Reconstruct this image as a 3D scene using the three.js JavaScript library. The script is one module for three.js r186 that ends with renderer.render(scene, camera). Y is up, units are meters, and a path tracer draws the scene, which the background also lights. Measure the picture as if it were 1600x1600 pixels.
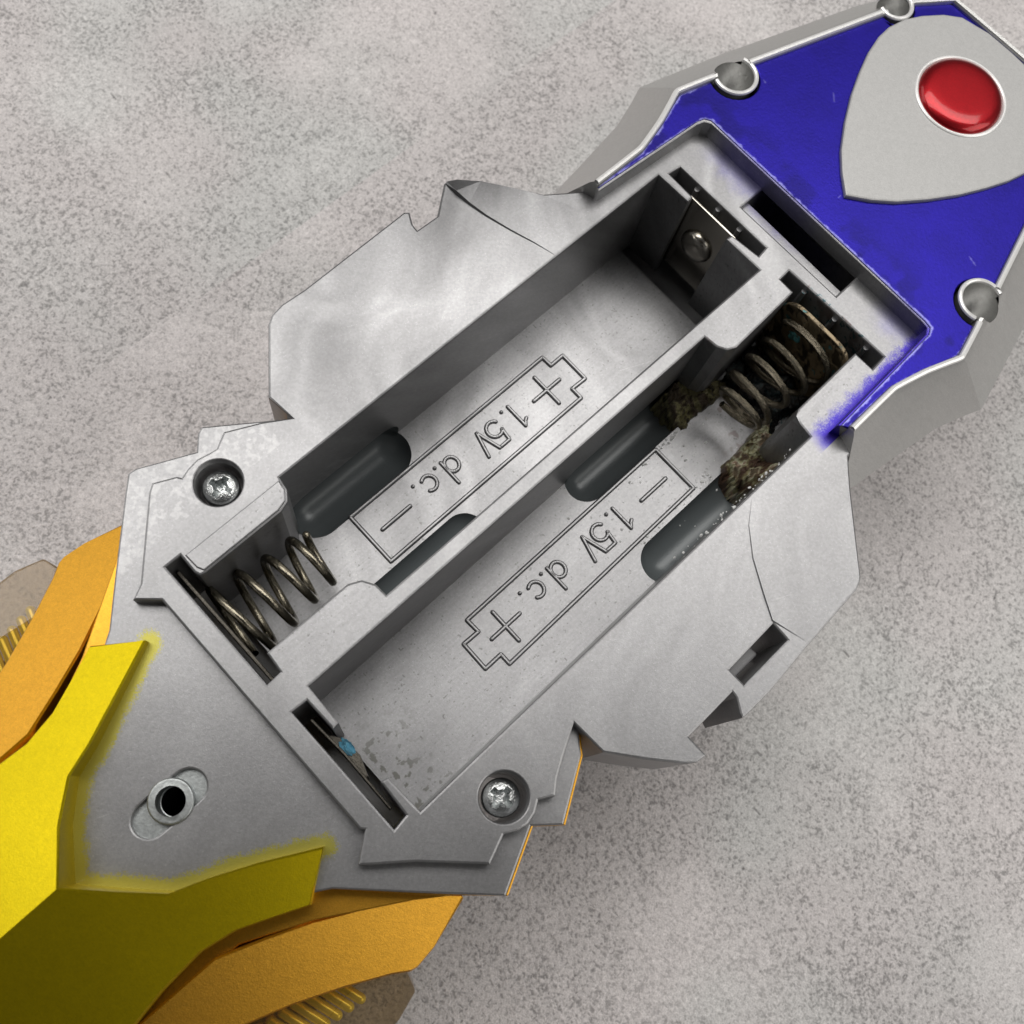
import * as THREE from 'three';
import { mergeGeometries, toCreasedNormals } from 'three/addons/utils/BufferGeometryUtils.js';
import { RectAreaLightUniformsLib } from 'three/addons/lights/RectAreaLightUniformsLib.js';
import { RoundedBoxGeometry } from 'three/addons/geometries/RoundedBoxGeometry.js';
import { Brush, Evaluator, SUBTRACTION } from 'three-bvh-csg';

// ---------- camera, lights, exposure ----------
// Units in the builders below are millimetres: u along the toy, w across it, h above the rim of the battery tray.
const MM = 0.001, LIFT = 24;                       // the tray rim stands 24 mm above the table
const scene = new THREE.Scene();
scene.background = new THREE.Color().setRGB(0.075, 0.075, 0.077);
const renderer = new THREE.WebGLRenderer({ antialias: true });
renderer.toneMapping = THREE.LinearToneMapping;
renderer.toneMappingExposure = 0.94;
renderer.shadowMap.enabled = true;

const camera = new THREE.PerspectiveCamera(52.85, 1, 0.005, 5);
camera.position.set(0, (LIFT + 73.3) * MM, 10.5 * MM);
camera.up.set(0.6349, 0.2793, -0.7203);
camera.lookAt(camera.position.x + 0.2757, camera.position.y - 0.9529, camera.position.z - 0.1265);
camera.focus = 0.082; camera.userData.fStop = 70;

RectAreaLightUniformsLib.init();
function panel(pos, target, w, h, intensity, color, up) {
  const l = new THREE.RectAreaLight(color, intensity, w, h);
  l.position.set(...pos); if (up) l.up.set(...up); l.lookAt(...target); scene.add(l); return l;
}
panel([0.252, 0.90, -0.287], [0.252, 0, -0.287], 1.4, 0.5, 4.5, 0xfffcf8, [0.66, 0, -0.75]);      // ceiling light beyond the toy
panel([-0.10, 0.36, -0.62], [0.0, 0.02, 0], 0.5, 0.3, 1.7, 0xfffdfa);       // window to the side
panel([0.24, 0.46, 0.54], [0.0, 0.02, 0], 0.62, 0.42, 2.3, 0xfffcf6);       // added fill panel, brightens the bay walls and yellow arm

// ---------- helpers ----------
function rng(seed) { let s = seed >>> 0; return () => { s = (s + 0x6D2B79F5) | 0; let t = Math.imul(s ^ (s >>> 15), 1 | s); t = (t + Math.imul(t ^ (t >>> 7), 61 | t)) ^ t; return ((t ^ (t >>> 14)) >>> 0) / 4294967296; }; }
const PERM = new Float32Array(65536); { const r = rng(11); for (let i = 0; i < 65536; i++) PERM[i] = r(); }
const hsh = (i, j) => PERM[(Math.imul(i, 7349) + Math.imul(j, 19391) + ((i ^ j) << 3)) & 65535];
function vn(x, y) { const i = Math.floor(x), j = Math.floor(y); let a = x - i, b = y - j; a = a * a * (3 - 2 * a); b = b * b * (3 - 2 * b);
  const p = hsh(i, j), q = hsh(i + 1, j), r = hsh(i, j + 1), s = hsh(i + 1, j + 1); return p + (q - p) * a + (r - p) * b + (p - q - r + s) * a * b; }
function fbm(x, y, o = 4) { let s = 0, a = 0.5, n = 0; for (let k = 0; k < o; k++) { s += a * vn(x, y); n += a; a *= 0.5; x = x * 2.03 + 17.1; y = y * 2.03 + 5.7; } return s / n; }
const sst = (a, b, x) => { const t = Math.min(1, Math.max(0, (x - a) / (b - a))); return t * t * (3 - 2 * t); };
const toS = c => Math.round(255 * Math.min(1, Math.max(0, c <= 0.0031308 ? 12.92 * c : 1.055 * Math.pow(c, 1 / 2.4) - 0.055)));
function segDist(x, y, pts) { let d = 1e9; for (let i = 0; i + 1 < pts.length; i++) { const [ax, ay] = pts[i], [bx, by] = pts[i + 1]; const dx = bx - ax, dy = by - ay;
  let t = ((x - ax) * dx + (y - ay) * dy) / (dx * dx + dy * dy); t = t < 0 ? 0 : t > 1 ? 1 : t; d = Math.min(d, Math.hypot(x - ax - t * dx, y - ay - t * dy)); } return d; }
function dataTex(n, fn, srgb = true) {          // fn(i, j, out): linear rgb
  const d = new Uint8Array(n * n * 4), o = [0, 0, 0];
  for (let j = 0, k = 0; j < n; j++) for (let i = 0; i < n; i++, k += 4) { fn(i, j, o); d[k] = srgb ? toS(o[0]) : 255 * o[0]; d[k + 1] = srgb ? toS(o[1]) : 255 * o[1]; d[k + 2] = srgb ? toS(o[2]) : 255 * o[2]; d[k + 3] = 255; }
  const t = new THREE.DataTexture(d, n, n); t.magFilter = THREE.LinearFilter; t.minFilter = THREE.LinearMipmapLinearFilter; t.generateMipmaps = true;
  t.wrapS = t.wrapT = THREE.RepeatWrapping; if (srgb) t.colorSpace = THREE.SRGBColorSpace; t.needsUpdate = true; return t;
}
const col = (r, g, b) => new THREE.Color().setRGB(r, g, b);

// plan uv: 100 mm of plan to the unit square, walls sheared by their height
function planUV(g) {
  const p = g.attributes.position, uv = new Float32Array(p.count * 2);
  const nn = g.attributes.normal;
  for (let i = 0; i < p.count; i++) { const y = nn.getY(i) > 0.7 ? 0 : p.getY(i); uv[2 * i] = (p.getX(i) + 0.6 * y + 30) / 100; uv[2 * i + 1] = (p.getZ(i) + 0.35 * y + 50) / 100; }
  g.setAttribute('uv', new THREE.BufferAttribute(uv, 2)); return g;
}
function clean(g) { g = g.index ? g.toNonIndexed() : g; for (const k of Object.keys(g.attributes)) if (k !== 'position' && k !== 'normal' && k !== 'color') g.deleteAttribute(k); g.clearGroups?.(); g.groups = []; return g; }
function solid(list, crease = 0.3) { let g = mergeGeometries(list.map(clean)); return toCreasedNormals(g, crease); }
function obj(name, geos, mat, parent, crease = 0.3) {          // one named mesh from geometries in millimetres
  const g = planUV(solid(Array.isArray(geos) ? geos : [geos], crease));
  g.translate(0, LIFT, 0); g.scale(MM, MM, MM);
  const m = new THREE.Mesh(g, mat); m.name = name; m.castShadow = m.receiveShadow = true; parent.add(m); return m;
}
function shape(pts, holes = []) { const s = new THREE.Shape(pts.map(([u, w]) => new THREE.Vector2(u, -w)));
  for (const h of holes) s.holes.push(new THREE.Path(h.map(([u, w]) => new THREE.Vector2(u, -w)))); return s; }
function extr(pts, holes, top, bottom, bevel = 0, seg = 2) {
  const g = new THREE.ExtrudeGeometry(shape(pts, holes), { depth: top - bottom - 2 * bevel, bevelEnabled: bevel > 0, bevelSize: bevel, bevelThickness: bevel, bevelOffset: -bevel, bevelSegments: seg, curveSegments: 8 });
  g.rotateX(-Math.PI / 2); g.translate(0, bottom + bevel, 0); return g;
}
function box(u0, u1, h0, h1, w0, w1, r = 0) { const g = r ? new RoundedBoxGeometry(u1 - u0, h1 - h0, w1 - w0, 2, r) : new THREE.BoxGeometry(u1 - u0, h1 - h0, w1 - w0);
  g.translate((u0 + u1) / 2, (h0 + h1) / 2, (w0 + w1) / 2); return g; }
function circle(cu, cw, r, n = 40) { const a = []; for (let i = 0; i < n; i++) a.push([cu + r * Math.cos(i / n * 2 * Math.PI), cw + r * Math.sin(i / n * 2 * Math.PI)]); return a; }
function arc(cu, cw, r, a0, a1, n = 10) { const a = []; for (let i = 0; i <= n; i++) { const t = a0 + (a1 - a0) * i / n; a.push([cu + r * Math.cos(t), cw + r * Math.sin(t)]); } return a; }
function roundPoly(pts, r, n = 4) {             // round the corners of a polygon by about r
  const out = []; const N = pts.length;
  for (let i = 0; i < N; i++) { const p = pts[(i + N - 1) % N], c = pts[i], q = pts[(i + 1) % N];
    const l1 = Math.hypot(p[0] - c[0], p[1] - c[1]), l2 = Math.hypot(q[0] - c[0], q[1] - c[1]), d = Math.min(r, l1 * 0.45, l2 * 0.45);
    const a = [c[0] + (p[0] - c[0]) / l1 * d, c[1] + (p[1] - c[1]) / l1 * d], b = [c[0] + (q[0] - c[0]) / l2 * d, c[1] + (q[1] - c[1]) / l2 * d];
    for (let k = 0; k <= n; k++) { const t = k / n; out.push([(1 - t) * (1 - t) * a[0] + 2 * t * (1 - t) * c[0] + t * t * b[0], (1 - t) * (1 - t) * a[1] + 2 * t * (1 - t) * c[1] + t * t * b[1]]); } }
  return out;
}
const csg = new Evaluator(); csg.attributes = ['position', 'normal']; csg.useGroups = false;
function subtract(g, cuts) { let a = new Brush(clean(g)); a.updateMatrixWorld();
  for (const c of cuts) { const b = new Brush(clean(c)); b.updateMatrixWorld(); a = csg.evaluate(a, b, SUBTRACTION); } return a.geometry; }
function quads(rows) {                           // rows: equal lists of [u, h, w]; a surface between neighbours
  const p = []; for (let i = 0; i + 1 < rows.length; i++) for (let j = 0; j + 1 < rows[i].length; j++) { const a = rows[i][j], b = rows[i][j + 1], c = rows[i + 1][j + 1], d = rows[i + 1][j]; p.push(...a, ...b, ...c, ...a, ...c, ...d); }
  const g = new THREE.BufferGeometry(); g.setAttribute('position', new THREE.Float32BufferAttribute(p, 3)); g.computeVertexNormals(); return g;
}
class Path3 extends THREE.Curve { constructor(f) { super(); this.f = f; } getPoint(t, o = new THREE.Vector3()) { const p = this.f(t); return o.set(p[0], p[1], p[2]); } }
const tube = (f, n, r, m = 8, closed = false) => new THREE.TubeGeometry(new Path3(f), n, r, m, closed);

// ---------- materials ----------
const YIN = [[-4.25, -9.45], [-8.0, -7.6], [-11.0, -6.15], [-13.2, -5.3], [-15.4, -3.1], [-17.5, 0], [-15.4, 2.4], [-13.2, 4.75], [-10.9, 5.7], [-8.0, 7.15], [-4.3, 9.3]];
const trayMap = dataTex(2048, (i, j, o) => {
  const u = i / 2048 * 100 - 30, w = j / 2048 * 100 - 50;
  // pearl pigment dragged by the moulding flow
  const a = fbm(u * 0.05 + 3, w * 0.05 + 9, 3) - 0.5, al = -0.66 * u + 0.75 * w, ac = 0.75 * u + 0.66 * w;
  const s = fbm(u * 0.10 + 6 * a, w * 0.18, 3), k1 = fbm(al * 0.07 + 4 * a, ac * 0.30 + 9 * a, 3), k2 = vn(al * 0.10 + 20 + 5 * a, ac * 0.75 + 12 * a), st = 0.7 * (k1 - 0.5) + 0.28 * Math.pow(k2, 3) - 0.07;
  const fl = 0.25 + 0.75 * sst(3, -3, w) * sst(8, 24, u);
  let g = 0.285 * (0.88 + 0.2 * s + 1.25 * st * fl);
  const slotL = w > -12.5 && w < -0.8, slotR = w > 0.46 && w < 12, floor = u > 1.9 && u < 51 && (slotL || slotR);
  if (floor) { g *= 1.0 + 0.08 * (vn(u * 0.25, w * 9) - 0.5) + 0.05 * (vn(u * 0.9, w * 22) - 0.5); }
  const sp = hsh(i * 3 + 1, j * 5 + 2); g *= 0.89 + 0.09 * sp + 0.17 * vn(u * 7, w * 7) + (sp > 0.993 ? 0.35 : 0);
  let r = g, gg = g * 1.0, bb = g * 1.02;
  const mix = (cr, cg, cb, k) => { k = Math.max(0, Math.min(1, k)); r += (cr - r) * k; gg += (cg - gg) * k; bb += (cb - bb) * k; };
  // blue overspray on the bare ledge
  if (u > 42 && u < 58 && w > -14 && w < 13.5) {
    const n = 0.5 + 0.5 * (fbm(u * 1.3, w * 1.3, 3) - 0.5) + 0.3 * (sp - 0.5);
    mix(0.04, 0.02, 0.34, sst(1.5, 0.5, 12.9 - w + (n - 0.5) * 1.8) * sst(43.2, 45, u + n) * 0.97);
    mix(0.07, 0.05, 0.4, 0.4 * sst(2.8, 0, 57 - u + (n - 0.5) * 2.4) * sst(2, -3, w) * sst(-13, -9, w));
    mix(0.07, 0.05, 0.4, 0.35 * sst(2.6, 0, 57 - u + (n - 0.5) * 2.4) * sst(7, 10, w));
  }
  // yellow overspray round the chevron
  if (u < -2 && u > -21) { const d = segDist(u, w, YIN), n = fbm(u * 2, w * 2, 3);
    mix(0.40, 0.36, 0.03, sst(0.86, 0.66, d + (n - 0.5) * 0.45 + 0.5 * (sp - 0.5)) * 0.85); }
  // bare rim wears to yellow specks along the lower edge
  if (u < 12 && w < -14.5 && w < -12) { const n = fbm(u * 3 + 60, w * 3, 3); mix(0.55, 0.55, 0.55, 0.22 * sst(0.45, 0.7, n)); }
  // leaked battery residue: grime round the corroded spring, specks along the cell
  if (slotR && u > 36 && u < 53.4 && (u < 43.2 || (w > 2.9 && w < 9.6))) {
    mix(0.10, 0.055, 0.05, 0.5 * sst(0.57, 0.68, fbm(u * 1.1 + 3, w * 1.1 + 50, 3)) * sst(41, 45, u));
    const t = fbm(u * 4 + 80, w * 4, 3); mix(0.03, 0.10, 0.12, 0.8 * sst(0.62, 0.7, t) * sst(47, 49, u));
  }
  if (slotR && u > 1.9 && u < 9) { const t = fbm(u * 2.3 + 12, w * 2.3 + 4, 4); mix(0.10, 0.10, 0.085, 0.75 * sst(0.58, 0.66, t) * sst(8.5, 4, u + 2 * vn(w, u)) * sst(3, 7, w)); }
  if (floor) { const t = fbm(u * 5 + 70, w * 5 + 11, 2); mix(0.10, 0.10, 0.095, 0.6 * sst(0.80, 0.86, t)); }
  // hairline scratches
  const k = vn(u * 0.35 + w * 0.1, w * 6 - u * 2.6); if (k > 0.985) mix(0.5, 0.5, 0.5, 0.35);
  o[0] = r; o[1] = gg; o[2] = bb;
});
const grain = dataTex(512, (i, j, o) => { const x = 0.55 * hsh(i, j + 900) + 0.45 * vn(i / 3, j / 3); o[0] = o[1] = o[2] = x; }, false);
const rep = (t, k) => { const c = t.clone(); c.repeat.set(k, k); c.needsUpdate = true; return c; };
const trayMat = new THREE.MeshPhysicalMaterial({ map: trayMap, metalness: 0.75, roughness: 0.36, bumpMap: rep(grain, 11), bumpScale: 0.000006 });
const flake = (r, g, b, amp, big) => dataTex(512, (i, j, o) => { const f = hsh(i * 7, j * 3 + 31), m = vn(i / 4, j / 4) * 0.6 + vn(i / 11, j / 11) * 0.4; const k = 1 + amp * (f - 0.5) + big * (m - 0.5); o[0] = r * k; o[1] = g * k; o[2] = b * k; });
const paint = (c, amp, big, rough, metal, k = 6, extra = {}) => new THREE.MeshPhysicalMaterial({ map: rep(flake(...c, amp, big), k), roughness: rough, metalness: metal, bumpMap: rep(grain, k), bumpScale: 0.000008, ...extra });
const M = {
  tray: trayMat,
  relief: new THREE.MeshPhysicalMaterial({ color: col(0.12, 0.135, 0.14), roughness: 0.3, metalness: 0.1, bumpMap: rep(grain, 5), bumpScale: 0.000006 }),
  silver: paint([0.56, 0.56, 0.55], 0.16, 0.10, 0.36, 0.85),
  satin: paint([0.46, 0.46, 0.455], 0.22, 0.14, 0.5, 0.45, 8),
  rim: paint([0.92, 0.92, 0.91], 0.1, 0.05, 0.3, 0.35),  // edge highlight put into the base colour, whiter than the bezel silver
  blue: paint([0.020, 0.009, 0.29], 0.15, 0.16, 0.42, 0.6, 4),
  red: paint([0.34, 0.004, 0.009], 0.4, 0.25, 0.34, 0.8, 9, { clearcoat: 0.6, clearcoatRoughness: 0.08 }),
  yellow: paint([0.53, 0.41, 0.005], 0.26, 0.22, 0.36, 0.9, 10),
  orange: paint([0.66, 0.335, 0.035], 0.26, 0.24, 0.34, 0.9, 10),
  screw: new THREE.MeshStandardMaterial({ color: col(0.58, 0.60, 0.60), metalness: 1, roughness: 0.26, bumpMap: rep(grain, 8), bumpScale: 0.00003 }),
  steel: new THREE.MeshStandardMaterial({ color: col(0.26, 0.235, 0.18), metalness: 1, roughness: 0.2, bumpMap: rep(grain, 9), bumpScale: 0.00002 }),
  nickel: new THREE.MeshStandardMaterial({ color: col(0.42, 0.40, 0.35), metalness: 1, roughness: 0.3, bumpMap: rep(grain, 5), bumpScale: 0.00001 }),
  bright: new THREE.MeshStandardMaterial({ color: col(0.52, 0.49, 0.43), metalness: 1, roughness: 0.2, bumpMap: rep(grain, 5), bumpScale: 0.00001 }),
  zinc: paint([0.36, 0.38, 0.38], 0.3, 0.5, 0.4, 0.85, 5),
  tarnish: new THREE.MeshStandardMaterial({ color: col(0.10, 0.092, 0.078), metalness: 0.9, roughness: 0.42, bumpMap: rep(grain, 8), bumpScale: 0.00004 }),
  shell: paint([0.30, 0.30, 0.305], 0.1, 0.1, 0.5, 0.2),
  ribs: new THREE.MeshPhysicalMaterial({ color: col(0.85, 0.70, 0.02), roughness: 0.25, metalness: 0.35, clearcoat: 0.5 }),
  smoke: new THREE.MeshPhysicalMaterial({ color: col(0.72, 0.63, 0.50), roughness: 0.04, transmission: 0.95, thickness: 0, ior: 1.45 }),
};

// ---------- blue lacquer: worn edges, scratches ----------
const CUT = [[44.9, -14.25], [56.0, -13.5], [56.7, -13.3], [57.05, -12.8], [57.25, 11.6], [57.15, 12.3], [56.6, 12.6], [44.9, 12.95]];
const RIM = [[44.9, -14.4], [50.1, -14.4], [53.3, -15.2], [55.4, -15.95], [56.6, -16.3], [59.9, -15.6]], RIM2 = [[45.2, 13.55], [50.4, 13.55], [53.6, 14.35], [55.7, 15.1], [56.9, 15.5], [60.1, 14.7]];
const SCR = (() => { const q = rng(5), a = []; for (let k = 0; k < 8; k++) { const u = 57 + 26 * q(), w = -13 + 26 * q(), t = 6.3 * q(), l = 0.2 + 1.1 * q() * q(); a.push([[u, w], [u + l * Math.cos(t), w + l * Math.sin(t)]]); } return a; })();
const blueMap = dataTex(1024, (i, j, o) => { let u = i / 1024 * 100 - 30; const w = j / 1024 * 100 - 50; if (u < 40) u += 100;
  o[0] = 0.012; o[1] = 0.0055; o[2] = 0.25; if (u > 90 || Math.abs(w) > 20) return;
  const n = fbm(u * 0.5, w * 0.5, 3), f = 0.9 + 0.2 * hsh(i, j), k = f * (0.86 + 0.28 * n); o[0] *= k; o[1] *= k; o[2] *= k;
  const smear = 0.35 * sst(0.5, 0.62, fbm(u * 0.35 + 3, w * 0.35 + 8, 3)) * sst(61, 58, u); o[0] *= 1 - smear; o[1] *= 1 - smear; o[2] *= 1 - smear;
  const e = Math.min(segDist(u, w, CUT), segDist(u, w, RIM), segDist(u, w, RIM2)), m = fbm(u * 2.5, w * 2.5, 3);
  let t = 0.8 * sst(0.2, 0.08, e + (m - 0.5) * 0.28); for (const c of SCR) { if (Math.abs(c[0][0] - u) < 2 && Math.abs(c[0][1] - w) < 2 && segDist(u, w, c) < 0.07) t = Math.max(t, 0.3); }
  o[0] += (0.26 - o[0]) * t; o[1] += (0.26 - o[1]) * t; o[2] += (0.62 - o[2]) * t; });
M.blue = new THREE.MeshPhysicalMaterial({ map: blueMap, metalness: 0.72, roughness: 0.36, bumpMap: rep(grain, 4), bumpScale: 0.000008 });

// ---------- table ----------
const tableMap = dataTex(2048, (i, j, o) => {
  const x = i / 2048 * 170, y = j / 2048 * 170;                   // mm
  const big = fbm(x * 0.03 + 2, y * 0.03 + 7, 3), pink = sst(0.42, 0.66, fbm(x * 0.035 + 90, y * 0.035 + 40, 3)), pale = sst(0.5, 0.72, fbm(x * 0.09 + 7, y * 0.09 + 70, 4));
  let v = 0.57 * (0.88 + 0.2 * big + 0.10 * pale);
  const wx = x + 0.22 * vn(x * 3, y * 3), wy = y + 0.22 * vn(x * 3 + 50, y * 3);
  const f = 0.40 * vn(wx * 3.9, wy * 3.9) + 0.40 * vn(wx * 7.2 + 9, wy * 7.2) + 0.20 * vn(x * 11.5 + 3, y * 11.5), dens = fbm(x * 0.2 + 20, y * 0.2, 4) - 0.5;
  v *= 1 - (0.52 - 0.2 * pale) * sst(0.46, 0.80, f + 0.2 * dens);
  v *= 1 + 0.2 * sst(0.42, 0.14, f);
  const q = vn(x * 1.3 + 300, y * 1.3 + 0.4 * x); v *= 1 - 0.5 * sst(0.965, 0.99, q);
  v *= 0.82 + 0.36 * hsh(i + 77, j * 3);
  o[0] = v * (0.99 + 0.03 * pink); o[1] = v * (0.985 - 0.02 * pink); o[2] = v * (0.97 - 0.01 * pink);
});
{
  const g = new THREE.BoxGeometry(0.6, 0.02, 0.6); const p = g.attributes.position, uv = g.attributes.uv;
  for (let i = 0; i < p.count; i++) uv.setXY(i, (p.getX(i) + 0.02) / 0.17, (p.getZ(i) + 0.03 + p.getY(i)) / 0.17);
  const t = new THREE.Mesh(g, new THREE.MeshStandardMaterial({ map: tableMap, roughness: 0.62, bumpMap: tableMap, bumpScale: 0.00012 }));
  t.name = 'tabletop'; t.position.y = -0.01; t.castShadow = t.receiveShadow = true;
  t.userData = { kind: 'structure', label: 'speckled warm grey stone tabletop under the toy', category: 'tabletop' }; scene.add(t);
}

// ---------- the toy ----------
const toy = new THREE.Group(); toy.name = 'toy_device'; scene.add(toy);
toy.userData = { label: 'silver, blue and gold plastic toy with its battery compartment open', category: 'toy' };

// tray outlines, [u, w]
const holeL = [[-0.05, -12.57], [1.19, -12.57], [1.15, -11.0], [1.3, -10.55], [1.75, -10.42], [8.6, -10.42], [9.4, -10.7], [9.95, -11.4], [10.15, -12.5],
  [50.9, -12.5], [51.02, -9.1], [51.68, -9.15], [51.72, -12.0], [52.95, -11.85], [53.05, -1.85], [52.0, -1.72], [51.65, -4.54], [51.0, -4.57], [51.06, -0.81],
  [10.15, -0.76], [10.1, -1.8], [9.55, -2.75], [8.6, -3.2], [1.2, -3.2], [1.03, -1.56], [-0.14, -1.5]];
const holeR = [[-0.13, 1.12], [1.1, 1.2], [1.15, 3.9], [1.72, 3.85], [1.86, 0.55], [43.0, 0.46], [43.15, 1.7], [43.6, 2.45], [44.4, 2.8], [51.82, 2.5], [51.85, 1.0], [53.0, 0.95],
  [53.35, 11.4], [51.82, 11.5], [51.77, 9.62], [44.4, 9.75], [43.75, 10.05], [43.5, 10.7], [43.35, 11.95], [1.9, 12.05], [1.77, 8.88], [1.2, 8.75], [1.0, 11.57], [-0.16, 11.72]];
const wingL = [[41.93, -17.36], [40.69, -19.06], [38.7, -21.59], [37.34, -22.91], [36.67, -23.26], [36.24, -23.26], [33.76, -21.37], [31.67, -21.43], [31.74, -22.04], [32.28, -23.03], [31.92, -23.32], [21.38, -23.08], [19.26, -23.2], [18.08, -22.99], [17.38, -22.52], [13.55, -17.89], [13.81, -15.5]];
const lowL = [[11.95, -16.7], [9.37, -17.92], [8.17, -17.24], [7.6, -17.3], [6.6, -17.5], [5.6, -17.35], [4.9, -17.1], [4.7, -17.4], [3.08, -18.15], [2.44, -17.69], [-2.09, -12.79], [-3.17, -12.23], [-1.75, -10.89]];
const lowR = [[-1.85, 10.13], [-1.62, 10.39], [-3.43, 11.77], [-2.88, 12.29], [-0.5, 14.29], [3.01, 17.87], [5.01, 17.1], [5.9, 17.6], [6.7, 17.75], [7.6, 17.55], [8.32, 17.1], [9.38, 17.72], [10.32, 16.95], [11.74, 16.14], [13.82, 15.05]];
const wingR = [[13.9, 17.91], [15.85, 20.4], [17.74, 22.58], [18.45, 23.07], [19.29, 23.18], [19.3, 21.41], [23.93, 21.42], [23.87, 21.87], [23.24, 22.85], [23.14, 23.19], [23.56, 23.27], [26.06, 23.32], [30.55, 23.02], [36.81, 22.77], [37.57, 22.52], [37.8, 22.39], [42.56, 17.15]];
const T0 = [...wingL, ...lowL, ...lowR, ...wingR, [44.5, 15.2], [57.5, 13.9], [64, 9], [64, -10], [57.5, -14.6], [44.5, -15.6]];
const ledgeHole = [[54.25, -5.8], [62.5, -5.85], [62.5, 5.05], [54.4, 5.1]];
const wingHole = [[29.96, 20.09], [29.88, 21.63], [25.04, 21.63], [25.04, 20.17]];
const SCREWS = [[6.6, -15.08], [6.7, 15.3]];
const capsule = (w, h, r, u0, u1) => { const g = new THREE.CapsuleGeometry(r, u1 - u0, 10, 28); g.rotateZ(Math.PI / 2); g.translate((u0 + u1) / 2, h, w); return g; };
const caps = [capsule(-11.75, -10.35, 2.45, 12, 19.6), capsule(-1.9, -10.4, 2.0, 8, 20.0), capsule(1.56, -10.4, 2.0, 31.2, 45), capsule(11.2, -10.4, 2.2, 31.4, 45)];
const cone = (u, w) => { const g = new THREE.CylinderGeometry(2.12, 1.68, 0.5, 40); g.translate(u, -0.28, w); return g; };
let trayGeo = extr(T0, [holeL, holeR, ledgeHole, wingHole, ...SCREWS.map(([u, w]) => circle(u, w, 1.72))], 0, -11.6, 0.17, 2);
trayGeo = subtract(trayGeo, [...caps, ...SCREWS.map(s => cone(...s)), box(13, 60, -13, -9.1, 14.2, 30), box(13, 60, -13, -9.1, -30, -14.8)]);
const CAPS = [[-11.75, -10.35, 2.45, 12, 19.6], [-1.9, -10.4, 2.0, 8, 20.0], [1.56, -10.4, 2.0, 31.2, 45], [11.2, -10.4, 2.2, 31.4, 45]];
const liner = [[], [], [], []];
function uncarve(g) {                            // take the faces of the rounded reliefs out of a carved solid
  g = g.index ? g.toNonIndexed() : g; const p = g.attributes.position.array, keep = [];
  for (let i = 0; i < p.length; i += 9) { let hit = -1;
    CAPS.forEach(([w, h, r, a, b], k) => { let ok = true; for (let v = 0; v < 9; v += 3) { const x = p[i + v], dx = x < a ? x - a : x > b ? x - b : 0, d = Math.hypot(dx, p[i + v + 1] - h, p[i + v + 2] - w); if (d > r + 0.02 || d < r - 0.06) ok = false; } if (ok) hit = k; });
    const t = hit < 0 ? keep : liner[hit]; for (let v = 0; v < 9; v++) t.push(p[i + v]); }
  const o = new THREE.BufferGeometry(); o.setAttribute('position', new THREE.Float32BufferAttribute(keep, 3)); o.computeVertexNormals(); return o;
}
const tray = obj('battery_tray', uncarve(trayGeo), M.tray, toy, 0.3);
obj('slot_floor', uncarve(subtract(box(1.55, 49.7, -14, -11, -14.2, -0.2), caps.slice(0, 2))), M.tray, tray);
obj('slot_floor', uncarve(subtract(box(1.45, 51.4, -14, -11, -0.1, 13.6), caps.slice(2))), M.tray, tray);
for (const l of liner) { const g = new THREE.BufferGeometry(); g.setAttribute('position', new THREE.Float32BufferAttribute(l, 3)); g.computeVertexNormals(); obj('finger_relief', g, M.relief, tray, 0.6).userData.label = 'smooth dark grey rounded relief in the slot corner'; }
obj('ledge_shelf', box(54.0, 55.55, -3, -0.8, -6.2, 5.4), M.tray, tray);
obj('latch_block', box(24.6, 28.4, -6, -2.6, 19.6, 21.2, 0.2), M.shell, tray);
// mould lines: the raised fin on one wing and the raised cheek on the other
{
  const F = [[36.3, 0.5, -21.9], [36.5, 0.3, -20.5], [36.85, 0.2, -18.8], [37.5, 0.14, -16.6], [38.2, 0.09, -14.6], [38.75, 0.03, -12.75]], Q = [[37.3, 0.02, -22.8], [38.7, 0.02, -21.5], [40.6, 0.02, -19.05], [41.8, 0.02, -17.3], [43.2, 0.02, -14.6], [42.5, 0.02, -12.75]];
  const rows = F.map((p, i) => [[p[0] - 0.06, -0.3, p[2]], [p[0] - 0.05, p[1] * 0.5, p[2]], p, Q[i]]); rows.unshift([[36.2, -0.3, -23.1], [36.25, 0.1, -23.12], [36.4, 0.2, -23.12], [36.8, 0.02, -23.1]]);
  obj('wing_fin', quads(rows), M.tray, tray, 0.2);
  const F2 = [[35.9, 0.02, 12.35], [34.2, 0.09, 13.6], [32.5, 0.14, 15.6], [31.1, 0.16, 18.0], [30.1, 0.16, 19.85]], Q2 = [[43.0, 0.01, 12.35], [43.0, 0.012, 14.8], [42.4, 0.012, 16.9], [37.6, 0.012, 22.2], [30.9, 0.012, 22.75]];
  obj('wing_cheek', quads(F2.map((p, i) => [[p[0] - 0.03, -0.2, p[2] - 0.02], [p[0] - 0.02, p[1] - 0.05, p[2]], p, Q2[i]])), M.tray, tray, 0.9);
}
obj('spring_guard', extr([[1.45, -12.35], [1.5, -11.1], [1.75, -10.6], [8.5, -10.6], [9.3, -10.85], [9.8, -11.5], [9.95, -12.35]], [], 0.13, -0.4, 0.1, 2), M.tray, tray);
// wide ribs in the contact channels
for (const [u, w] of [[52.9, -9.6], [52.93, -7.1], [52.96, -4.6], [53.0, 3.0], [53.12, 6.4], [53.25, 9.9]]) { const g = new THREE.CylinderGeometry(0.24, 0.3, 9, 10); g.translate(u, -5.1, w); obj('channel_rib', g, M.tray, tray); }

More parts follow.
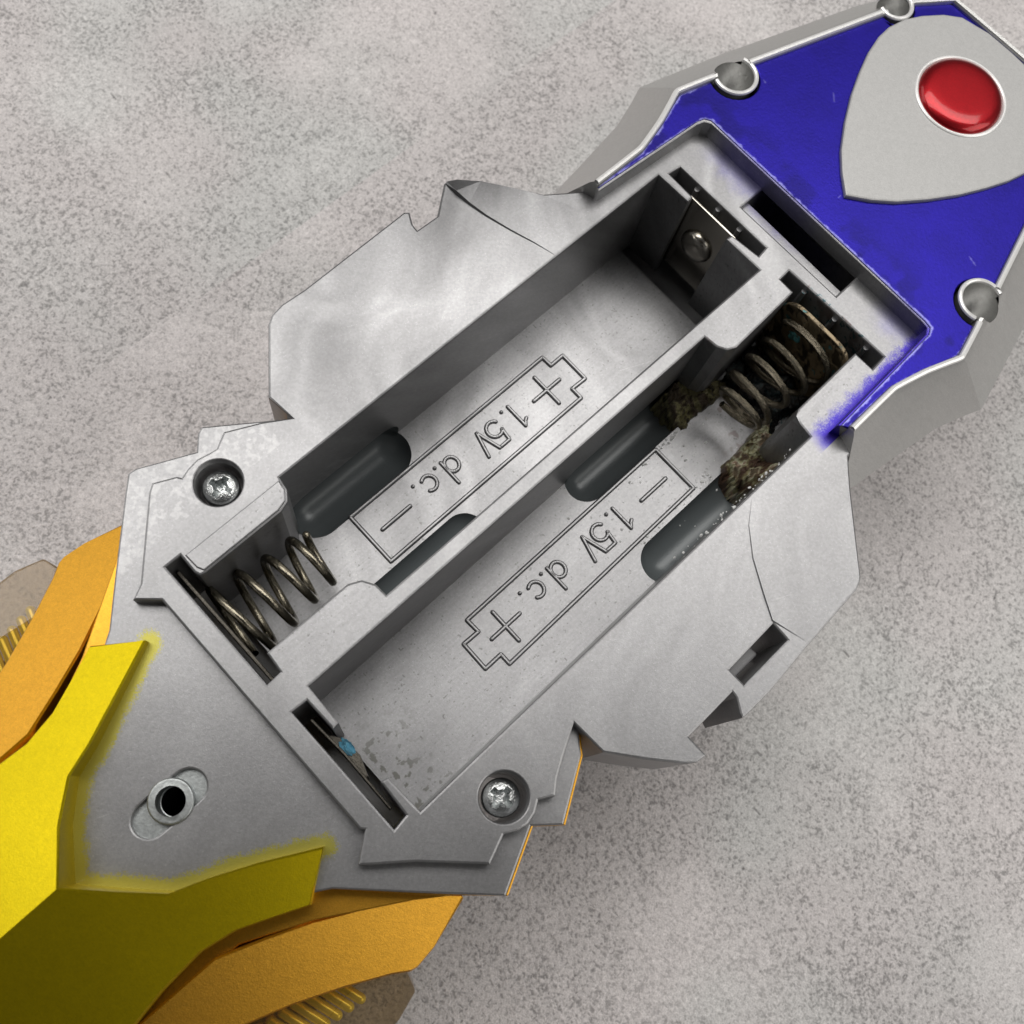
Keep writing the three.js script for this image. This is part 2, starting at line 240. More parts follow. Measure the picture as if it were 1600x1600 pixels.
// raised battery markings
const FLOOR = -11;
function ridge(lines, r = 0.2) {
  const out = [];
  for (const l of lines) for (let i = 0; i < l.length; i++) {
    const a = l[i], s = new THREE.SphereGeometry(r, 10, 6); s.translate(a[0], FLOOR + 0.03, a[1]); out.push(s);
    if (i + 1 < l.length) { const b = l[i + 1], d = Math.hypot(b[0] - a[0], b[1] - a[1]), c = new THREE.CylinderGeometry(r, r, d, 10, 1, true); c.rotateZ(Math.PI / 2); c.rotateY(-Math.atan2(b[1] - a[1], b[0] - a[0])); c.translate((a[0] + b[0]) / 2, FLOOR + 0.03, (a[1] + b[1]) / 2); out.push(c); }
  }
  return out;
}
const curve = (cx, cy, rx, ry, a0, a1, n = 14) => { const o = []; for (let i = 0; i <= n; i++) { const t = (a0 + (a1 - a0) * i / n) * Math.PI / 180; o.push([cx + rx * Math.cos(t), cy + ry * Math.sin(t)]); } return o; };
// glyph strokes: x to the right of the reading direction, y up from the baseline, in mm
const GLYPHS = [[[[0.0, 0], [0.0, 2.35], [-0.3, 2.0], [-0.55, 1.85]]], [[[0.78, 0.02], [0.8, 0.02]]],
  [[[2.95, 2.35], [1.98, 2.35], [1.82, 1.2], ...curve(2.35, 0.78, 0.72, 0.74, 140, -145)]],
  [[[3.15, 2.35], [3.8, 0.05], [4.45, 2.35]]],
  [[[8.0, 2.35], [8.0, 0]], curve(7.35, 0.72, 0.62, 0.7, 0, 360, 20)], [[[8.7, 0.02], [8.72, 0.02]]],
  [curve(9.95, 0.72, 0.66, 0.7, 50, 310)], [[[11.2, 0.02], [11.22, 0.02]]]];
function marking(u0, w0, outline, plus, minus, n) {
  obj('battery_outline', ridge([[...outline, outline[0]]]), M.tray, tray);
  obj('plus_sign', ridge([[[plus[0] - 1.6, plus[1]], [plus[0] + 1.6, plus[1]]], [[plus[0], plus[1] - 1.6], [plus[0], plus[1] + 1.6]]]), M.tray, tray);
  obj('minus_sign', ridge([[[minus[0], minus[1]], [minus[0] + 3.1, minus[1]]]]), M.tray, tray);
  const l = obj('voltage_lettering', ridge(GLYPHS.flat().map(s => s.map(([x, y]) => [u0 - x, w0 + y])), 0.185), M.tray, tray);
  l.userData.label = 'raised lettering reading 1.5V d.c.'; return l;
}
marking(30.75, -8.0, [[13.8, -9.4], [13.8, -4.3], [36.35, -4.3], [36.35, -5.45], [37.95, -5.4], [37.95, -8.34], [36.45, -8.34], [36.4, -9.4]], [34.5, -6.85], [15.1, -6.83]);
marking(31.2, 4.9, [[38.0, 3.6], [38.0, 8.4], [15.3, 8.63], [15.3, 7.58], [13.55, 7.58], [13.6, 4.9], [15.2, 4.95], [15.15, 3.62]], [17.2, 6.15], [33.65, 6.1]);

// collar that frames the ledge, bare plastic under the blue panel
const cutEdge = [[44.9, -14.25], [56.0, -13.5], [56.7, -13.3], [57.05, -12.8], [57.25, 11.6], [57.15, 12.3], [56.6, 12.6], [44.9, 12.95]];
const rimL = [[44.9, -14.8], [50.1, -14.8], [53.3, -15.6], [55.4, -16.35], [56.6, -16.75], [59.7, -15.95], [64.8, -14.55], [77.4, -10.95], [80.9, -9.85], [84.5, -7.3]];
const rimR = rimL.map(([u, w]) => [u + 0.3, -w - 0.85]);
const outL = [[43.6, -18.2], [48.6, -18.9], [54.4, -19.8], [57.2, -20.7], [59.0, -21.4], [63.0, -20.4], [68.0, -19.1], [82.7, -14.7], [86.0, -13.4], [89.5, -9.0]];
const outR = outL.map(([u, w]) => [u + 0.4, -w - 0.9]);
const SC = [[61.9, -14.55, 1.85], [79.3, -10.5, 1.5], [62.3, 13.6, 1.85], [79.7, 9.6, 1.5]];
function innerPath(d) {                          // the panel outline inside the rim with bites round the scoops
  const L = [[44.9, -14.8 + d], [50.1, -14.8 + d], [53.3, -15.6 + d], [55.4, -16.35 + d], [56.6, -16.72 + d], ...arc(SC[0][0], SC[0][1], SC[0][2] + d, Math.PI * 1.2, Math.PI * -0.04, 18).map(p => p),
    [77.2, -10.95 + d], ...arc(SC[1][0], SC[1][1], SC[1][2] + d, Math.PI * 1.15, Math.PI * -0.1, 12), [84.5 - d, -7.2 + 0.3 * d]];
  const R = L.map(([u, w]) => [u + 0.3, -w - 0.85]).reverse();
  return [...L, ...R];
}
const panelPts = [...innerPath(0.42), ...cutEdge.slice().reverse()];
obj('collar', extr([...innerPath(0.42), ...cutEdge.slice().reverse().map(([u, w]) => [u - 0.16, w * 0.986])], [], 1.62, -0.25, 0.1, 2), M.tray, toy);
const blue = obj('blue_panel', extr(panelPts, [], 1.72, 1.3, 0.1, 2), M.blue, toy);
// silver bezel: closed ring lofted through its stations, scooped with spheres
{
  const R = [...rimL, [84.75, 0], ...rimR.slice().reverse()], O = [...outL, [90.3, 0], ...outR.slice().reverse()];
  const c = [66, -0.4], rows = R.map((r, i) => { const o = O[i]; const dx = r[0] - c[0], dz = r[1] - c[1], side = Math.abs(r[0] - 84.6) < 0.35 ? [1, 0] : [0.12 * Math.sign(dx), Math.sign(dz)];
    const inn = [r[0] - side[0] * 0.5, r[1] - side[1] * 0.5], mid = [r[0] - side[0] * 0.1, r[1] - side[1] * 0.1], im = [r[0] - side[0] * 0.4, r[1] - side[1] * 0.4];
    const e = [(r[0] * 0.9 + o[0] * 0.1), (r[1] * 0.9 + o[1] * 0.1)];
    return [[inn[0], -3, inn[1]], [inn[0], 1.9, inn[1]], [im[0], 2.1, im[1]], [mid[0], 2.12, mid[1]], [e[0], 1.6, e[1]], [o[0], -4.2, o[1]], [o[0] + (c[0] - o[0]) * 0.06, -8, o[1] + (c[1] - o[1]) * 0.1], [o[0] + (c[0] - o[0]) * 0.12, -LIFT + 0.02, o[1] + (c[1] - o[1]) * 0.12], [inn[0], -LIFT + 0.02, inn[1] * 0.97]]; });
  for (const r of rows) r.push(r[0]);
  const cap = (r, flip) => { const p = [], k = r.length - 1, m = r[0]; for (let i = 1; i + 1 < k; i++) flip ? p.push(...m, ...r[i + 1], ...r[i]) : p.push(...m, ...r[i], ...r[i + 1]); const g = new THREE.BufferGeometry(); g.setAttribute('position', new THREE.Float32BufferAttribute(p, 3)); g.computeVertexNormals(); return g; };
  let ring = mergeGeometries([quads(rows), cap(rows[0], false), cap(rows[rows.length - 1], true)].map(clean));
  // outward faces
  ring = subtract(ring, SC.map(([u, w, r]) => { const g = new THREE.SphereGeometry(r, 32, 20); g.scale(1, 1.3, 1); g.translate(u, 1.1, w); return g; }));
  const bz = obj('silver_bezel', ring, M.silver, toy, 0.35);
  for (const [u, w, r] of SC) { const s = Math.sign(w); obj('scoop_rim', tube(t => { const a = (s < 0 ? -0.12 : 0.12) * Math.PI + s * -1 * t * 1.24 * Math.PI; return [u + r * Math.cos(a), 1.95, w + r * Math.sin(a)]; }, 40, 0.2, 8), M.rim, bz); 
    const cup = new THREE.SphereGeometry(r + 0.02, 32, 12, 0, Math.PI * 2, Math.PI * 0.55, Math.PI * 0.45); cup.scale(1, 1.3, 1); cup.translate(u, 1.1, w);
    const wall = new THREE.SphereGeometry(r + 0.02, 32, 14, w < 0 ? -0.12 * Math.PI : 0.88 * Math.PI, 1.24 * Math.PI, 0.41 * Math.PI, 0.3 * Math.PI); wall.scale(1, 1.3, 1); wall.translate(u, 1.1, w); const lip = new THREE.SphereGeometry(r + 0.01, 32, 4, w < 0 ? 0.88 * Math.PI : -0.12 * Math.PI, 1.24 * Math.PI, 0.475 * Math.PI, 0.1 * Math.PI); lip.scale(1, 1.3, 1); lip.translate(u, 1.1, w);
    obj('scoop_bowl', [cup, wall, lip], M.silver, bz, 0.8); }
  const edge = (R0) => { const cv = new THREE.CatmullRomCurve3(R0.map(([u, w]) => new THREE.Vector3(u, 2.06, w)), false, 'catmullrom', 0.15); return new THREE.TubeGeometry(cv, 120, 0.25, 8); };
  obj('bezel_edge', edge([...rimL.slice(0, 6), [60.2, -15.8]].map(([u, w]) => [u, w + 0.2])), M.rim, bz); obj('bezel_edge', edge([[63.7, -14.85], ...rimL.slice(6, 8)].map(([u, w]) => [u, w + 0.2])), M.rim, bz);
  obj('bezel_edge', edge([...rimR.slice(0, 6), [60.5, 14.95]].map(([u, w]) => [u, w - 0.2])), M.rim, bz); obj('bezel_edge', edge([[64.1, 14.0], ...rimR.slice(6, 8)].map(([u, w]) => [u, w - 0.2])), M.rim, bz);
}
// shield inlay and red button
{
  const S = [[60.55, -0.4], [62.0, -2.1], [63.6, -3.6], [66.0, -5.25], [68.6, -6.75], [71.0, -7.85], [73.2, -8.7], [75.2, -9.2], [76.8, -9.3], [78.6, -8.95], [80.2, -8.2], [82.0, -7.0], [83.2, -5.7], [83.9, -3], [84.0, -0.375]];
  const Sm = S.slice(1, -1).map(([u, w]) => [u, -w - 0.75]).reverse();
  const sh = obj('shield_inlay', extr([...S, ...Sm], [], 2.12, 1.2, 0.16, 2), M.satin, toy);
  const ring = new THREE.TorusGeometry(4.06, 0.17, 10, 80); ring.rotateX(Math.PI / 2); ring.scale(1, 0.8, 1); ring.translate(76.35, 2.12, -0.35); obj('button_collar', ring, M.rim, sh);
  const prof = [[0, 2.76], [1.2, 2.755], [2.4, 2.735], [3.1, 2.67], [3.52, 2.5], [3.77, 2.26], [3.86, 2.0], [3.86, 1.2]].map(([r, h]) => new THREE.Vector2(r, h));
  const cv = new THREE.SplineCurve(prof.slice().reverse()); const b = new THREE.LatheGeometry(cv.getPoints(40), 72); b.translate(76.35, 0, -0.35);
  obj('red_button', b, M.red, toy, 1.2);
}

// lower plate, gold edged shell under it
const baseL = [[13.81, -16.1], [8.56, -19.74], [8.0, -19.49], [7.04, -18.44], [2.95, -20.27], [2.3, -20.31], [1.11, -19.13], [-1.04, -16.91], [-3.46, -14.4], [-5.76, -11.96]];
const baseR = [[-5.72, 11.75], [-1.83, 15.83], [2.44, 20.22], [6.85, 18.1], [8.59, 19.63], [12.89, 17.06], [14.2, 15.4]];
const basePts = [...baseL, [-10, -9], [-19, -7], [-19, 7], [-10, 9], ...baseR, [13.4, 12.9], [-1.0, 12.9], [-1.0, -12.9], [13.4, -12.9]];
const stad = (() => { const a = Math.atan2(0.05, 3.1); return [...arc(-11.6, 0.05, 1.22, Math.PI / 2 + a, Math.PI * 1.5 + a, 14), ...arc(-8.45, 0.1, 1.22, -Math.PI / 2 + a, Math.PI / 2 + a, 14)]; })();
obj('lower_plate', extr(basePts, [stad, ...SCREWS.map(([u, w]) => circle(u, w, 2.0))], -1.25, -2.6, 0.14, 2), M.tray, toy);
const bigger = basePts.map(([u, w]) => [u + (u < 2 ? -0.05 : 0.14), w + (w > 12.95 ? 0.18 : w < -12.95 ? -0.06 : 0)]);
obj('gold_edge', extr(bigger, [circle(-10, 0.1, 3.4), ...SCREWS.map(([u, w]) => circle(u, w, 2.0))], -1.75, -8.6, 0.1, 2), M.orange, toy);
obj('gold_underbody', extr([[1.6, 19.2], [-2.3, 16.2], [-8.0, 12.5], [-12.6, 10.2], [-30, 9.3], [-30, -9.6], [-12.6, -10], [-8.4, -12.2], [-2.6, -16.1], [0.4, -18.6], [-1.2, -13], [-1.2, 13]], [circle(-10, 0.1, 3.4)], -2.95, -8, 0.1, 2), M.orange, toy);
// eyelet in its oval recess
{
  const e = obj('eyelet', extr(circle(-9.85, 0.05, 1.56, 48), [circle(-9.85, 0.05, 1.16, 48)], -1.05, -3.2, 0.14, 4), M.zinc, toy, 0.9);
  obj('recess_floor', extr(stad.map(([u, w]) => [u * 1.0, w]), [circle(-9.85, 0.05, 1.35, 32)], -1.75, -2.3), M.zinc, e);
}
obj('well_floor', extr(circle(-10, 0.1, 3.6, 24), [], -19, -19.8), M.shell, toy);
obj('well_wall', extr(circle(-10, 0.1, 3.5, 32), [circle(-10, 0.1, 2.0, 32)], -2.6, -19.5), M.shell, toy);

// screws in their wells
for (const [u, w] of SCREWS) {
  const g = new THREE.Group(); g.name = 'screw'; toy.add(g);
  const k = w < 0 ? 0.35 : 0.1, ca = Math.cos(k), sa = Math.sin(k), rot = p => p.map(([x, y]) => [u + x * ca - y * sa, w + x * sa + y * ca]);
  const head = new THREE.LatheGeometry([[0.001, -3.4], [1.34, -3.4], [1.38, -2.2], [1.3, -1.98], [1.0, -1.78], [0.5, -1.66], [0.001, -1.64]].map(p => new THREE.Vector2(...p)), 48); head.translate(u, 0, w);
  const wedge = q => { const g = new THREE.CylinderGeometry(0.98 * Math.SQRT2, 0.45 * Math.SQRT2, 1.3, 4, 1); g.rotateY(Math.PI / 4); g.scale(1, 1, 0.27); g.rotateY(q); g.translate(u, -2.15, w); return g; };
  const pit = new THREE.CylinderGeometry(0.62, 0.12, 1.3, 8); pit.translate(u, -2.25, w);
  obj('screw_head', subtract(head, [wedge(k), wedge(k + Math.PI / 2), pit]).translate(0, w < 0 ? 0.75 : 0.3, 0), M.screw, g, 0.45);
  obj('screw_well', extr(circle(u, w, 2.3, 32), [circle(u, w, 1.71, 32)], -3.2, -9), M.tray, g);
}

// contacts and springs
{
  const s = obj('contact_plate', box(0.2, 0.5, -10.8, -1.9, -12.35, -1.75, 0.1), M.tarnish, toy); s.userData.label = 'tarnished contact plate behind the clean spring';
  const turn = 2 * Math.PI, p = 2.3;
  obj('spring', tube(t => { const a = -1.35 * turn + t * 4.3 * turn; let u = 3.3 + p * a / turn; if (a < -0.95 * turn) u = 1.1 + (a + 1.35 * turn) / turn * 0.6; const q = Math.max(0, t); let r = 3.5 - 0.95 * Math.min(1, q * 1.8) - 0.65 * Math.max(0, q - 0.45);
    if (a < -0.95 * turn) u = 0.75 + 0.72 * ((a + 1.35 * turn) / (0.4 * turn)) * 0.5 ; else if (a < -0.6 * turn) { const k = (a + 0.95 * turn) / (0.35 * turn); u = 1.11 + (3.3 + p * -0.6 - 1.11) * k * k * (1.6 - 0.6 * k); }
    if (a > 2.05 * turn) u = 3.3 + p * 2.05 + (a - 2.05 * turn) / turn * 1.5;
    return [u + 0.16 * Math.cos(a), -5.7 + r * Math.sin(a), -7.4 - r * Math.cos(a)]; }, 420, 0.33, 12), M.steel, toy, 1.5);
  { const a = 2.95 * turn, r0 = 3.5 - 0.95 - 0.65 * 0.55; obj('spring_tip', new THREE.SphereGeometry(0.33, 14, 10).translate(3.3 + p * 2.05 + 0.9 * 1.5 + 0.16 * Math.cos(a), -5.7 + r0 * Math.sin(a), -7.4 - r0 * Math.cos(a)), M.steel, toy, 1); }
  const pl = obj('contact_plate', [box(51.9, 52.12, -10.4, -0.55, -9.5, -4.2, 0.05), new THREE.SphereGeometry(1.62, 40, 24).scale(0.6, 1, 1).translate(51.85, -5.0, -6.85)], M.bright, toy, 0.35);
  pl.userData.label = 'dimpled contact plate between two plastic ribs';
}

{ // corroded spring, its plate, and the flat contact at the other end of that cell
  const turn = 2 * Math.PI;
  const rust = dataTex(512, (i, j, o) => { const x = i / 512 * 12, y = j / 512 * 12, n = fbm(x, y, 4), m = fbm(x * 2.3 + 9, y * 2.3, 3); const k = sst(0.45, 0.62, n);
    let c = [0.17 + 0.13 * k, 0.135 + 0.10 * k, 0.085 + 0.06 * k]; const t = 0.7 * sst(0.72, 0.78, m); c = [c[0] * (1 - t) + 0.06 * t, c[1] * (1 - t) + 0.24 * t, c[2] * (1 - t) + 0.26 * t]; const d = sst(0.48, 0.3, m); o[0] = c[0] * (1 - 0.8 * d); o[1] = c[1] * (1 - 0.8 * d); o[2] = c[2] * (1 - 0.8 * d); });
  M.rust = new THREE.MeshStandardMaterial({ map: rep(rust, 6), metalness: 0.45, roughness: 0.42, bumpMap: rep(rust, 6), bumpScale: 0.0004 });
  M.oldSteel = new THREE.MeshStandardMaterial({ color: col(0.30, 0.265, 0.20), metalness: 1, roughness: 0.22, bumpMap: rep(grain, 9), bumpScale: 0.00015 });
  const plate = roundPoly([[2.55, -10.8], [2.55, -1.5], [9.75, -1.5], [9.75, -10.8]].map(([a, b]) => [a, b]), 2.0, 6);
  const pg = new THREE.ExtrudeGeometry(new THREE.Shape(plate.map(([w, h]) => new THREE.Vector2(w, h))), { depth: 0.25, bevelEnabled: true, bevelSize: 0.08, bevelThickness: 0.08, bevelSegments: 2 });
  pg.rotateY(-Math.PI / 2); pg.translate(51.95, 0.7, 0);
  obj('contact_plate', pg, M.rust, toy).userData.label = 'corroded brown contact plate behind the crusted spring';
  obj('corroded_spring', tube(t => { const a = (t * 4.75 + 0.1) * turn; const r = 3.15 - 0.85 * Math.min(1, t * 1.5) + 0.12 * Math.sin(a * 0.37 + 1); let u = 51.9 - 2.2 * t * 4.75; if (t > 0.76) u = 51.9 - 2.2 * 4.75 * 0.76 - (t - 0.76) * 4.75 * 0.8; return [u - 0.75 * Math.sin(a + 0.2), -5.0 + r * Math.sin(a) + 0.15 * Math.sin(a * 0.5), 6.2 - r * Math.cos(a) + 0.12 * Math.sin(a * 0.31)]; }, 520, 0.3, 12), M.oldSteel, toy, 1.5);
  const cp = obj('contact_plate', [extr([[0.42, 2.2], [0.62, 2.2], [0.78, 5.5], [0.68, 10.6], [0.48, 10.6], [0.58, 5.5]], [], -1.5, -9.5, 0.05, 1), extr([[0.7, 3.6], [1.35, 4.6], [1.45, 6.3], [0.9, 7.8], [0.6, 7.8], [0.6, 3.6]], [], -3.2, -9, 0.1, 2)], M.tarnish, toy); cp.userData.label = 'thin dark contact strip seen edge on in the tray end';
}
// crusts of dried battery leakage: lumpy geometry with its own stain colours
function lump(name, cu, ch, cw, ru, rh, rw, seed, pal, parent, n = 40) {
  const g0 = new THREE.SphereGeometry(1, n, Math.round(n * 0.7)), p = g0.attributes.position, c = new Float32Array(p.count * 3);
  for (let i = 0; i < p.count; i++) { const x = p.getX(i), y = p.getY(i), z = p.getZ(i);
    const m = fbm(x * 1.6 + seed + z, y * 1.6 + seed * 0.7 - z * 0.8, 4), f = fbm(x * 5 + seed, z * 5 + y * 4, 3), k = 0.45 + 0.95 * m + 0.4 * (f - 0.5);
    p.setXYZ(i, cu + x * ru * k, ch + y * rh * k, cw + z * rw * k);
    const q = fbm(x * 2.2 + seed * 3 + y, z * 2.2 + y * 1.3, 4); const t = sst(0.38, 0.66, q) * (pal.length - 1), a = Math.min(pal.length - 2, Math.floor(t)), b = t - a;
    for (let e = 0; e < 3; e++) c[3 * i + e] = (pal[a][e] * (1 - b) + pal[a + 1][e] * b) * (0.75 + 0.5 * f); }
  g0.setAttribute('color', new THREE.BufferAttribute(c, 3)); g0.computeVertexNormals();
  const m = obj(name, g0, M.crust, parent, 1.2); return m;
}
M.crust = new THREE.MeshStandardMaterial({ vertexColors: true, roughness: 0.36, bumpMap: rep(grain, 10), bumpScale: 0.00008 });
const OLIVE = [[0.03, 0.025, 0.02], [0.12, 0.10, 0.05], [0.26, 0.24, 0.11], [0.33, 0.30, 0.16], [0.10, 0.075, 0.05]], PALE = [[0.10, 0.06, 0.04], [0.26, 0.22, 0.11], [0.45, 0.44, 0.27], [0.62, 0.63, 0.47], [0.36, 0.24, 0.17], [0.14, 0.11, 0.07]], BLACK = [[0.012, 0.011, 0.01], [0.03, 0.026, 0.022], [0.02, 0.05, 0.055], [0.02, 0.015, 0.012]];
function crustPatch(u0, u1, w0, w1, wallW, seed, pal, rise, n = 110) {   // a broken crust banked up against the slot wall
  const P = [], C = [], at = (i, j) => { const u = u0 + (u1 - u0) * i / n, w = w0 + (w1 - w0) * j / n, x = i / n, y = j / n;
    const lo = fbm(u * 0.55 + seed, w * 0.7 + seed, 4), hi = fbm(u * 2.4 + seed, w * 2.4, 3), edge = Math.min(x, 1 - x, y * 1.5, (1 - y) * 1.5) + 0.3 * (lo - 0.5) + 0.12 * (hi - 0.5);
    const bank = Math.exp(-Math.abs(w - wallW) / 1.2), step = Math.floor(lo * 7) / 7 * 0.7 + lo * 0.3;
    return [u + 0.3 * (hi - 0.5), -13.2 + 2.3 * sst(0.0, 0.13, edge) + sst(0.03, 0.2, edge) * (1.9 * step - 0.2 + rise * bank + 0.75 * (hi - 0.5)), w + 0.3 * (lo - 0.5)]; };
  const tone = (p) => { const q = fbm(p[0] * 0.8 + seed * 2, p[2] * 0.9 + p[1] * 0.7, 4), f = fbm(p[0] * 3.5, p[2] * 3.5 + p[1] * 2, 3); const t = sst(0.34, 0.68, q + 0.25 * (f - 0.5)) * (pal.length - 1), a = Math.min(pal.length - 2, Math.floor(t)), b = t - a; return pal[a].map((c, e) => (c * (1 - b) + pal[a + 1][e] * b) * (0.65 + 0.7 * f)); };
  for (let i = 0; i < n; i++) for (let j = 0; j < n; j++) { const q = [at(i, j), at(i, j + 1), at(i + 1, j + 1), at(i + 1, j)]; for (const k of [0, 1, 2, 0, 2, 3]) { P.push(...q[k]); C.push(...tone(q[k])); } }
  const g = new THREE.BufferGeometry(); g.setAttribute('position', new THREE.Float32BufferAttribute(P, 3)); g.setAttribute('color', new THREE.Float32BufferAttribute(C, 3)); g.computeVertexNormals();
  return obj('corrosion_crust', g, M.crust, toy, 0.5);
}
crustPatch(40.2, 47.6, 0.2, 4.2, 0.6, 3.7, OLIVE, 2.2).userData.label = 'olive battery leak crust along the middle wall';
crustPatch(40.2, 47.8, 8.3, 12.4, 12, 8.2, PALE, 4.4).userData.label = 'pale green and brown battery leak crust along the outer wall';
crustPatch(46.2, 53.2, 2.4, 10, 20, 21.3, BLACK, 0).userData.label = 'black grime under the corroded spring';
for (let k = 0; k < 14; k++) { const r = rng(40 + k); lump('grime_lump', 47.5 + 4.2 * r(), -10.8 + 2.6 * r(), 3 + 6.5 * r(), 0.5 + 0.6 * r(), 0.5 + 0.5 * r(), 0.5 + 0.6 * r(), 20 + k * 3.3, BLACK, toy, 24); }
lump('copper_salt', 1.1, -3.2, 5.2, 0.4, 0.16, 0.75, 33, [[0.05, 0.22, 0.34], [0.10, 0.34, 0.48], [0.03, 0.12, 0.18]], toy, 24);
lump('copper_salt', 51.9, -4.2, 4.9, 0.5, 0.8, 0.8, 51, [[0.05, 0.22, 0.24], [0.14, 0.42, 0.42], [0.03, 0.08, 0.08]], toy, 24);
{ // loose white crumbs of salt
  const r = rng(77), c = [];
  for (let k = 0; k < 300; k++) { let u = 24 + 22 * r(), w = 2 + 10 * r(), h = FLOOR; const e = r();
    if (e < 0.2) { w = 11.6 + 0.5 * r(); h = -0.5 - 1.6 * r(); u = 29 + 13 * r(); } else if (e < 0.6) { w = 3.2 + 0.8 * r(); u = 36 + 5 * r(); } else if (e < 0.8) { w = 8 + 2 * r(); u = 30 + 10 * r(); }
    if (e >= 0.2 && ((w < 3.6 && u > 29.5) || (w > 9.1 && u > 29.5))) { h = -12.4 + 0.3 * r(); if (w > 10.8) h = -11.9; }
    const s = 0.03 + 0.11 * r() * r(), g = new THREE.IcosahedronGeometry(s, 0); g.scale(1 + r(), 0.7, 1 + r()); g.rotateY(6 * r()); g.rotateX(r()); g.translate(u, h + s * 0.3, w); c.push(g); }
  const m = obj('salt_crumbs', c, new THREE.MeshStandardMaterial({ color: col(0.72, 0.73, 0.72), roughness: 0.6 }), toy, 0.1); m.userData.kind = 'stuff';
}

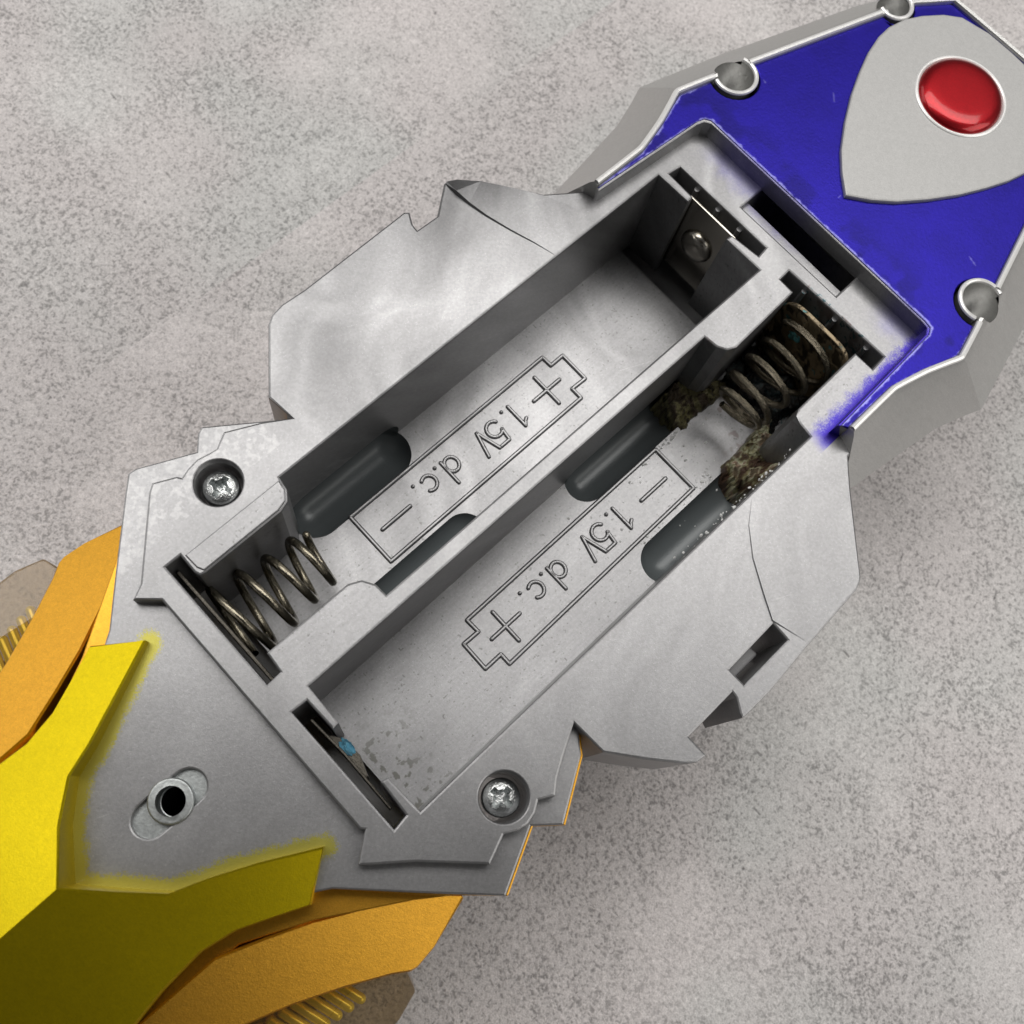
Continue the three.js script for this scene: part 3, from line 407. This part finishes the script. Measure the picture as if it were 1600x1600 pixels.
// ---------- gold end: yellow chevron, orange cheeks, smoky cover, gear teeth ----------
{
  const A = YIN.map(([u, w]) => [u, w]);
  const hIn = i => 2.55 - 0.29 * Math.abs(A[i][1]);
  const OUT = [[-7.4, -11.75], [-9.6, -10.65], [-11.8, -9.6], [-14.2, -9.05], [-20, -9.2], [-44, -9.6]];
  const hOut = OUT.map(o => 2.55 - 0.29 * Math.abs(o[1]));
  const half = s => { const idx = s < 0 ? [0, 1, 2, 3, 4, 5] : [10, 9, 8, 7, 6, 5]; const rows = idx.map((k, i) => { const o = OUT[i], x = i < 5 ? [A[k][0], hIn(k), A[k][1]] : null; const ow = s < 0 ? o[1] : -o[1] - 0.3;
      return i < 5 ? [[x[0], -1.4, x[2]], [x[0] - 0.02, x[1] - 0.16, x[2]], [x[0] - 0.16, x[1], x[2] + s * 0.08], [o[0], hOut[i], ow], [o[0] + 0.05, hOut[i] - 0.25, ow + s * 0.12], [o[0], -3.4, ow + s * 0.1]]
        : [[-17.5, -1.4, 0], [-17.52, hIn(5) - 0.16, 0], [-17.66, hIn(5), 0], [-20.0, hOut[4], ow], [-20, hOut[4] - 0.25, ow + s * 0.12], [-20, -3.4, ow + s * 0.1]]; });
    const last = rows[5]; const far = [[-44, -1.4, 0], [-44, 2.4, 0], [-44, 2.55, 0], [-44, hOut[5], s < 0 ? -9.6 : 9.3], [-44, hOut[5] - 0.25, s * 9.7], [-44, -3.4, s * 9.7]];
    rows[4][3][0] = -17.4; rows[4][4][0] = -17.4; rows[4][5][0] = -17.4; rows.push(far); return quads(rows); };
  const y = obj('yellow_chevron', [half(-1), half(1), quads([[[-4.25, -1.4, -9.45], [-4.27, -0.35, -9.45], [-4.4, -0.19, -9.53]], [[-7.4, -3.4, -11.85], [-7.35, -1.1, -11.87], [-7.4, -0.86, -11.75]]]), quads([[[-4.3, -1.4, 9.3], [-4.32, -0.3, 9.3], [-4.45, -0.15, 9.4]], [[-7.4, -3.4, 11.55], [-7.35, -1.05, 11.57], [-7.4, -0.8, 11.45]]])], M.yellow, toy, 0.25);
  const IN = [[0.35, -18.7], [-1.83, -16.5], [-3.4, -15.6], [-5.6, -14.2], [-8.2, -12.65], [-11, -11.3], [-14.1, -9.95], [-20, -9.7], [-44, -10]], hI = IN.map(p => 2.2 - 0.42 * Math.abs(p[1]));
  const OU = [[0.3, -19.0], [-3.42, -20.0], [-5.13, -20.15], [-5.65, -20.0], [-6.66, -19.2], [-9.6, -17.4], [-12.67, -15.75], [-20, -12.6], [-44, -12.2]], hO = OU.map(p => 2.2 - 0.42 * Math.abs(p[1]));
  for (const s of [-1, 1]) { const mw = w => s < 0 ? w : -w - 0.25;
    const rows = IN.map((p, i) => { const o = OU[i]; return [[p[0], -5, mw(p[1])], [p[0], hI[i] - 0.15, mw(p[1])], [p[0] - 0.05, hI[i], mw(p[1] - 0.15)], [o[0], hO[i], mw(o[1])], [o[0] - 0.1, hO[i] - 0.3, mw(o[1] - 0.1)], [o[0] - 0.3, -10, mw(o[1] + 0.6)]]; });
    obj('orange_cheek', quads(rows), M.orange, toy, 0.25);
    obj('smoky_cover', extr(roundPoly([[-5.2, mw(-17.5)], [-6.4, mw(-21.4)], [-8.5, mw(-22.0)], [-44, mw(-22.4)], [-44, mw(-12.6)], [-20, mw(-12.6)]], 0.2), [], -7.0, -17, 0.25, 3), M.smoke, toy);
    for (let k = 0; k < 26; k++) { const u = -10.0 - 0.95 * k, g = new THREE.CapsuleGeometry(0.4, 2.6, 4, 10); g.rotateX(Math.PI / 2); g.rotateY(s * 0.28); g.translate(u, -8.3, mw(-17.9 + Math.min(3.6, 0.17 * k))); obj('gear_tooth', g, M.ribs, toy, 1.2); }
  }
  obj('gear_core', extr([[-7, -17.2], [-7, 17], [-12, 17.3], [-44, 15], [-44, -15], [-12, -17.5]], [circle(-10, 0.1, 2.6)], -8.5, -LIFT + 0.02), M.yellow, toy);
}
// closed underside
obj('body_shell', extr([[-3, -13], [0, -13.6], [40, -15], [60, -14], [60, 13.5], [40, 14.5], [0, 13.2], [-3, 12.6]], [], -14.05, -LIFT + 0.01, 0.3, 2), M.shell, toy);

// ---------- the phone that takes the picture, just above the lens point: it shades the near end ----------
{
  const phone = new THREE.Group(); phone.name = 'phone'; scene.add(phone);
  phone.position.copy(camera.position); phone.quaternion.setFromRotationMatrix(new THREE.Matrix4().lookAt(camera.position, camera.position.clone().add(new THREE.Vector3(0.2757, -0.9529, -0.1265)), camera.up));
  phone.userData = { label: 'dark phone held flat above the toy', category: 'phone' };
  const m = new THREE.MeshStandardMaterial({ color: col(0.03, 0.03, 0.034), roughness: 0.35 });
  const b = new THREE.Mesh(new RoundedBoxGeometry(0.078, 0.163, 0.009, 3, 0.004), m); b.position.set(-0.002, -0.056, 0.0085); b.name = 'phone_body';
  const c = new THREE.Mesh(new RoundedBoxGeometry(0.034, 0.034, 0.002, 3, 0.0009), m); c.position.set(0.008, -0.008, 0.0028); c.name = 'camera_bump';
  for (const x of [b, c]) { x.castShadow = x.receiveShadow = true; phone.add(x); }
}
renderer.render(scene, camera);
